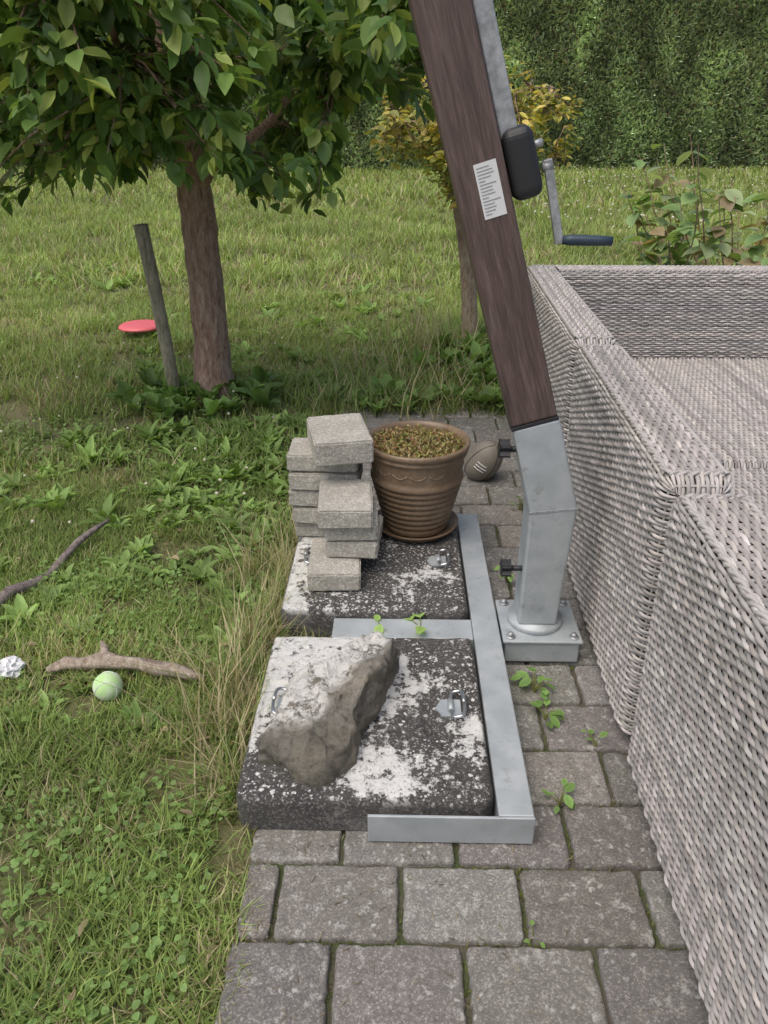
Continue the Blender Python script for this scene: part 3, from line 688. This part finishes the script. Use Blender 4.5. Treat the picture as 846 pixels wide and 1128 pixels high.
def rope(pp,r=.0062,name='rim_braid'):
    P=[Vector(p) for p in pp]; seg=[(P[i+1]-P[i]).length for i in range(len(P)-1)]; tot=sum(seg); n2=max(8,int(tot/.004)); res=[]
    for i in range(n2+1):
        s=i/n2*tot; k=0
        while k<len(seg)-1 and s>seg[k]: s-=seg[k]; k+=1
        res.append(P[k].lerp(P[k+1],min(1,s/seg[k])))
    Vl=[];Fl=[];Cl=[];o=0
    for ph in (0,math.pi):
        pts_=[]
        for i,p in enumerate(res):
            d=(res[min(i+1,n2)]-res[max(i-1,0)]).normalized(); s_=d.cross(Vector((0,0,1))).normalized(); u_=Vector((0,0,1)) if abs(d.z)<.9 else Vector((0,1,0))
            a=i*.004/.020*2*math.pi*.5+ph; pts_.append(p+s_*math.cos(a)*r*.6+u_*math.sin(a)*r*.5)
        V_,F_=tube_vf(pts_,[r*.62]*len(pts_),6,cap=False); Vl.append(np.array([tuple(q) for q in V_])); Fl.append(np.array(F_)+o); o+=len(V_)
        Cl.append(np.tile(WB*random.uniform(.85,1.0),(len(V_),1)))
    mesh_np(name,np.concatenate(Vl),np.concatenate(Fl),M_wick,np.concatenate(Cl),smooth=True,parent=sofa)
for (ya,yb) in MODS:
    a_,b_=ya+.034,yb-.034
    rope([(X(b_)+.016,b_,ZT-.002),(X(a_)+.016,a_,ZT-.002)]); rope([(X(a_)+TH-.016,a_,ZT-.002),(X(b_)+TH-.016,b_,ZT-.002)])
    rope([(X(a_)+.018,a_,ZT-.001),(X(a_)+TH-.018,a_,ZT-.001)]); 
    if yb<3.4: rope([(X(b_)+.018,b_,ZT-.001),(X(b_)+TH-.018,b_,ZT-.001)])
XB=.452+SL*(3.3-.7)+TH
def frb(u,a,b): 
    x=XB+.002+u; return np.stack([x+0*a,3.46-a+0*x,b+0*x],-1)
weave('rear_back_module',path,L,2.2,frb,endr=.02,seedk=7,round_ends=(False,True),side=1)
rope([(XB,3.341,ZT-.002),(XB+2.2,3.341,ZT-.002)]); rope([(XB-.1,3.443,ZT-.002),(XB+2.2,3.443,ZT-.002)])
def seat(name,x0,x1,y0,y1,z,k):
    p,Ls=profile([(x0,z),(x1-.0,z),(x1,.06)],.02)
    def f(u,a,b): return np.stack([a+0*u,y0+u+0*a,b+0*u],-1)
    weave(name,p,Ls,y1-y0,f,endr=.02,seedk=k,side=1,bright=1.0)
seat('seat_panel',.585,1.30,-.35,1.204,.27,11); seat('seat_panel',.60,1.32,1.232,2.12,.27,12); seat('seat_panel',.64,2.7,2.15,3.30,.27,13)
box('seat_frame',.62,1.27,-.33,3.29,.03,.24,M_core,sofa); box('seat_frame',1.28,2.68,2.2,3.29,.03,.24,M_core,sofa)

# ---------------------------------------------------------------- trees
def limb_pts(a,b,n2=7,sag=0,wig=.04,sd0=0):
    a=Vector(a);b=Vector(b);o=[]
    for i in range(n2):
        t=i/(n2-1); p=a.lerp(b,t); k=math.sin(t*math.pi); o.append(p+Vector((mnoise.noise(Vector((t*3,sd0,1))),mnoise.noise(Vector((t*3,sd0,9))),mnoise.noise(Vector((t*3,sd0,5)))))*wig*k*2+Vector((0,0,-sag*t*t)))
    return o
def tree(name,base,top,r0,r1,bark_m,crown_c,crown_r,ntips,nleaf,ls,cols,limb0,tipfn=None,droop=.5,trunk_seg=24,zmax=9,wr=.64,nlimb=9,ns=2.2,nt=-.25):
    root=empty(name)
    base=Vector(base);top=Vector(top); n2=40
    tp=[]
    for i in range(n2):
        t=i/(n2-1); p=base.lerp(top,t)+Vector((.025*math.sin(t*5),.02*math.sin(t*4+1),0)); tp.append(p)
    rr=[r0*(1-t)+r1*t+(.45*r0*max(0,1-t*14)) for t in np.linspace(0,1,n2)]
    V_,F_=tube_vf(tp,rr,trunk_seg,.16); mesh_py('trunk',V_,F_,bark_m,True,root)
    Vb=[];Fb=[];o=0; limbs=[]
    for k in range(nlimb):
        t=limb0+(1-limb0)*k/nlimb+random.uniform(0,.03); i=min(n2-1,int(t*(n2-1))); a=tp[i]; az=k*2.4+random.uniform(-.3,.3)
        e=Vector((crown_c[0]+crown_r[0]*.75*math.cos(az),crown_c[1]+crown_r[1]*.75*math.sin(az),min(a.z+random.uniform(.15,.7),crown_c[2]+crown_r[2]*.8)))
        pl=limb_pts(a,e,8,0,.10,k); limbs.append(pl); v,f=tube_vf(pl,[rr[i]*.38*(1-.8*j/7) for j in range(8)],8,.1)
        Vb+=v;Fb+=[tuple(q+o for q in g) for g in f];o+=len(v)
    allp=[p for pl in limbs for p in pl[2:]]+tp[int(n2*.45):]
    tips=[]
    while len(tips)<ntips:
        p=Vector((random.uniform(-1,1),random.uniform(-1,1),random.uniform(-1,1)))
        if p.length>1 or p.length<.25: continue
        q=Vector((crown_c[0]+p.x*crown_r[0],crown_c[1]+p.y*crown_r[1],crown_c[2]+p.z*crown_r[2]))
        if q.z>zmax and random.random()<.75: continue
        if mnoise.noise(q*ns)<nt: continue
        if tipfn and not tipfn(q): continue
        tips.append(q)
    P=[];Yw=[];Pi=[];S=[];Cc=[]
    for q in tips:
        a=min(allp,key=lambda s:(s-q).length); pl=limb_pts(a,q,5,.04,.05,random.random()*9)
        v,f=tube_vf(pl,[.006,.005,.004,.003,.0015],4,cap=False); Vb+=v;Fb+=[tuple(z+o for z in g) for g in f];o+=len(v)
        cb=random.uniform(.6,1.3)
        dirv=(q-a).normalized()
        for i in range(nleaf):
            t=random.uniform(.3,1.08); j=min(3,int(t*4)); pp=pl[j].lerp(pl[j+1],min(1.2,t*4-j))
            P.append((pp.x+random.gauss(0,.028),pp.y+random.gauss(0,.028),pp.z+random.gauss(0,.02)))
            Yw.append(math.atan2(-dirv.x,dirv.y)+random.gauss(0,1.2)); Pi.append(-random.uniform(0,1.0)*droop*1.6+.15)
            L_=ls*random.uniform(.5,1.2); S.append((L_*wr*random.uniform(.8,1.15),L_,L_)); c0=np.array(cols[random.randrange(len(cols))]); Cc.append(c0*cb*random.uniform(.7,1.25))
    mesh_py('limbs',Vb,Fb,bark_m,True,root)
    m_=len(P); V,F,C=scatter_arr(LEAF_V,LEAF_F,np.array(P),rotm(np.array(Yw),np.array(Pi),U(-.8,.8,m_)),np.array(S),np.array(Cc),LEAF_G)
    mesh_np('foliage',V,F,M_leaf,C,smooth=True,parent=root)
def tf1(q):
    low=.94+.09*math.sin(q.x*5)+.10*math.hypot(q.x+.95,q.y-3.4)
    if q.z<low: return False
    if q.z<1.30 and q.x>-.28: return False
    if q.x>.12: return False
    # stem stays visible between the lower boughs
    if q.y<3.6 and q.z<1.75 and abs(q.x/q.y+.262)<.034 and random.random()<.85: return False
    return True
tree('fruit_tree',(-.895,3.52,-.05),(-.93,3.50,2.6),.088,.045,M_bark,(-.90,3.25,1.70),(1.22,.90,1.0),420,24,.090,[(.18,.31,.085),(.14,.25,.075),(.24,.38,.10),(.42,.52,.14)],.36,tf1,.85,zmax=1.75,nt=-.12)
tree('ornamental_tree',(.42,4.5,-.04),(.26,4.62,1.30),.052,.026,M_bark2,(.40,4.55,1.17),(.58,.42,.36),190,22,.052,[(.60,.54,.14),(.42,.46,.12),(.70,.56,.18),(.33,.39,.12)],.6,None,.4,14,nlimb=7,ns=7,nt=-.10)
tube('wooden_stake',[(-1.055,3.45,-.05),(-1.068,3.44,.25),(-1.083,3.42,.55),(-1.098,3.40,.80)],[.030,.030,.031,.030],M_stake,10,.12)
def shrub(name,cx,cy,r,h,ns,nl,ls,cols):
    root=empty(name); Vb=[];Fb=[];o=0;P=[];Yw=[];Pi=[];S=[];Cc=[]
    for s in range(ns):
        a=random.uniform(0,6.28); rr=r*math.sqrt(random.random()); b=Vector((cx+rr*.5*math.cos(a)*1.2,cy+rr*.5*math.sin(a),0)); t_=Vector((cx+rr*math.cos(a)*1.3,cy+rr*math.sin(a),h*random.uniform(.5,1.15)))
        pl=limb_pts(b,t_,7,0,.05,s); v,f=tube_vf(pl,[.007,.006,.006,.005,.004,.003,.002],5,cap=False); Vb+=v;Fb+=[tuple(z+o for z in g) for g in f];o+=len(v)
        for i in range(nl):
            t=random.uniform(.25,1)*5.99; j=int(t); pp=pl[j].lerp(pl[j+1],t-j); P.append(tuple(pp)); Yw.append(random.uniform(0,6.28)); Pi.append(random.uniform(-.7,.3)); L_=ls*random.uniform(.5,1.2); S.append((L_*.8,L_,L_)); Cc.append(np.array(cols[random.randrange(len(cols))])*random.uniform(.7,1.25))
    mesh_py('stems',Vb,Fb,M_bark,True,root); m_=len(P)
    V,F,C=scatter_arr(LEAF_V,LEAF_F,np.array(P),rotm(np.array(Yw),np.array(Pi),U(-.5,.5,m_)),np.array(S),np.array(Cc),LEAF_G); mesh_np('foliage',V,F,M_leaf,C,smooth=True,parent=root)
shrub('berry_shrub',2.25,5.0,.78,1.0,60,15,.13,[(.26,.40,.15),(.32,.46,.20),(.40,.50,.26),(.28,.42,.14),(.42,.33,.20)])

# ---------------------------------------------------------------- hedge
def hedge_y(x): return 21.5+.06*(x)
nx_,nz_=260,40; xs=np.linspace(-26,30,nx_); zs=np.linspace(-.05,5.6,nz_); Xg,Zg=np.meshgrid(xs,zs,indexing='ij')
def hsurf(x,z): return hedge_y(x)-.22*(vnoise(x,z,.9,61)-.5)-.16*(vnoise(x,z*.35,.35,62)-.5)+.07*z
Vf=np.stack([Xg,hsurf(Xg,Zg)+.10,Zg],-1).reshape(-1,3); idx=np.arange(nx_*nz_).reshape(nx_,nz_)
q=np.stack([idx[:-1,:-1],idx[1:,:-1],idx[1:,1:],idx[:-1,1:]],-1).reshape(-1,4)
hroot=empty('hedge')
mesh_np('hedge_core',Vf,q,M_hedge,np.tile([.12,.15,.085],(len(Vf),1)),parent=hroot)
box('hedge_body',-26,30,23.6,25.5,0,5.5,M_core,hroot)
m=210000; x=U(-16,18,m); z=U(0,5.6,m)
d=vnoise(x,z*.4,.30,63); b=vnoise(x,z,1.8,64); y=hsurf(x,z)+U(-.10,.10,m)
cg=np.array([.42,.53,.32])*(1-b[:,None])+np.array([.50,.60,.38])*b[:,None]
cg=cg*(.6+.8*d)[:,None]*U(.5,1.5,m)[:,None]
tree_shade=np.clip((-x-1)/10,0,.30); cg*=(1-tree_shade)[:,None]  # tree shade on the left part of the hedge, painted into the leaf colour
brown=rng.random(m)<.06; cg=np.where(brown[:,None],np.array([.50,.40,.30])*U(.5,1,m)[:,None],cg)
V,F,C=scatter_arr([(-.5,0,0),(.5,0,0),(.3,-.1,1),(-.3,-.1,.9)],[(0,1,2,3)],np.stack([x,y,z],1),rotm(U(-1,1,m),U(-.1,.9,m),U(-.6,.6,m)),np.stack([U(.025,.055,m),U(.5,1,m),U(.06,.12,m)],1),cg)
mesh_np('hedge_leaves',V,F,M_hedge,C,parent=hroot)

# ---------------------------------------------------------------- lawn litter
db=empty('driftwood_branch')
tube('stick',[(-.845,1.450,.012),(-.80,1.462,.022),(-.755,1.456,.027),(-.71,1.470,.030),(-.665,1.462,.030),(-.62,1.452,.029),(-.575,1.440,.028),(-.53,1.442,.025),(-.49,1.428,.020),(-.455,1.425,.016)],[.007,.014,.013,.019,.016,.019,.015,.017,.013,.006],M_drift,14,.7,parent=db)
tube('stub',[(-.71,1.465,.033),(-.718,1.50,.040),(-.735,1.525,.040)],[.014,.010,.005],M_drift,8,.4,parent=db)
tube('fallen_branch',limb_pts((-1.12,1.62,.010),(-.95,2.20,.025),9,0,.03,8),[.010,.014,.015,.014,.015,.013,.011,.009,.005],M_twig,10,.3)
V=[];F=[]
for i in range(17):
    t=math.pi*i/16
    for k in range(32): V.append((.0335*math.sin(t)*math.cos(k*math.pi/16),.0335*math.sin(t)*math.sin(k*math.pi/16),.0335*math.cos(t)))
for i in range(16):
    for k in range(32): F.append((i*32+k,i*32+(k+1)%32,(i+1)*32+(k+1)%32,(i+1)*32+k))
tb=mesh_py('tennis_ball',V,F,M_felt,True); tb.location=(-.672,1.38,.024); tb.rotation_euler=(.4,.3,1.)
sm=[]
for t in np.linspace(0,2*math.pi,60): 
    p=Vector((math.cos(t)*.75+.25*math.cos(3*t),math.sin(t)*.75-.25*math.sin(3*t),.86*math.sin(2*t))).normalized()*.0335; sm.append(p)
tube('ball_seam',sm,.0012,M_white,6,parent=tb)
lathe('frisbee',[(0,.022),(.09,.022),(.115,.019),(.130,.010),(.134,0),(.128,0),(.115,.012),(0,.016)],(-1.59,4.66,.06),M_red,48)
V=[];F=[];nn=12
for i in range(nn+1):
    for k in range(nn*2):
        t=math.pi*i/nn;a=math.pi*k/nn; p=Vector((math.sin(t)*math.cos(a),math.sin(t)*math.sin(a),math.cos(t))); r=.030*(1+.8*mnoise.noise(p*2.5+Vector((4,4,4)))); V.append((p.x*r,p.y*r,p.z*r*.6))
for i in range(nn):
    for k in range(nn*2): F.append((i*nn*2+k,i*nn*2+(k+1)%(nn*2),(i+1)*nn*2+(k+1)%(nn*2),(i+1)*nn*2+k))
o=mesh_py('paper_scrap',V,F,M_white); o.location=(-.935,1.45,.018)
m=30; x=U(-1.3,-.3,m); y=U(.6,2.4,m); 
V,F,C=scatter_arr(LEAF_V,LEAF_F,np.stack([x,y,U(.012,.025,m)],1),rotm(U(0,6,m),U(-.3,.3,m),U(-.5,.5,m)),np.stack([U(.012,.02,m),U(.025,.04,m),U(.03,.05,m)],1),np.array([.44,.35,.22])*U(.6,1.3,m)[:,None],LEAF_G)
mesh_np('fallen_leaves',V,F,M_weed,C)
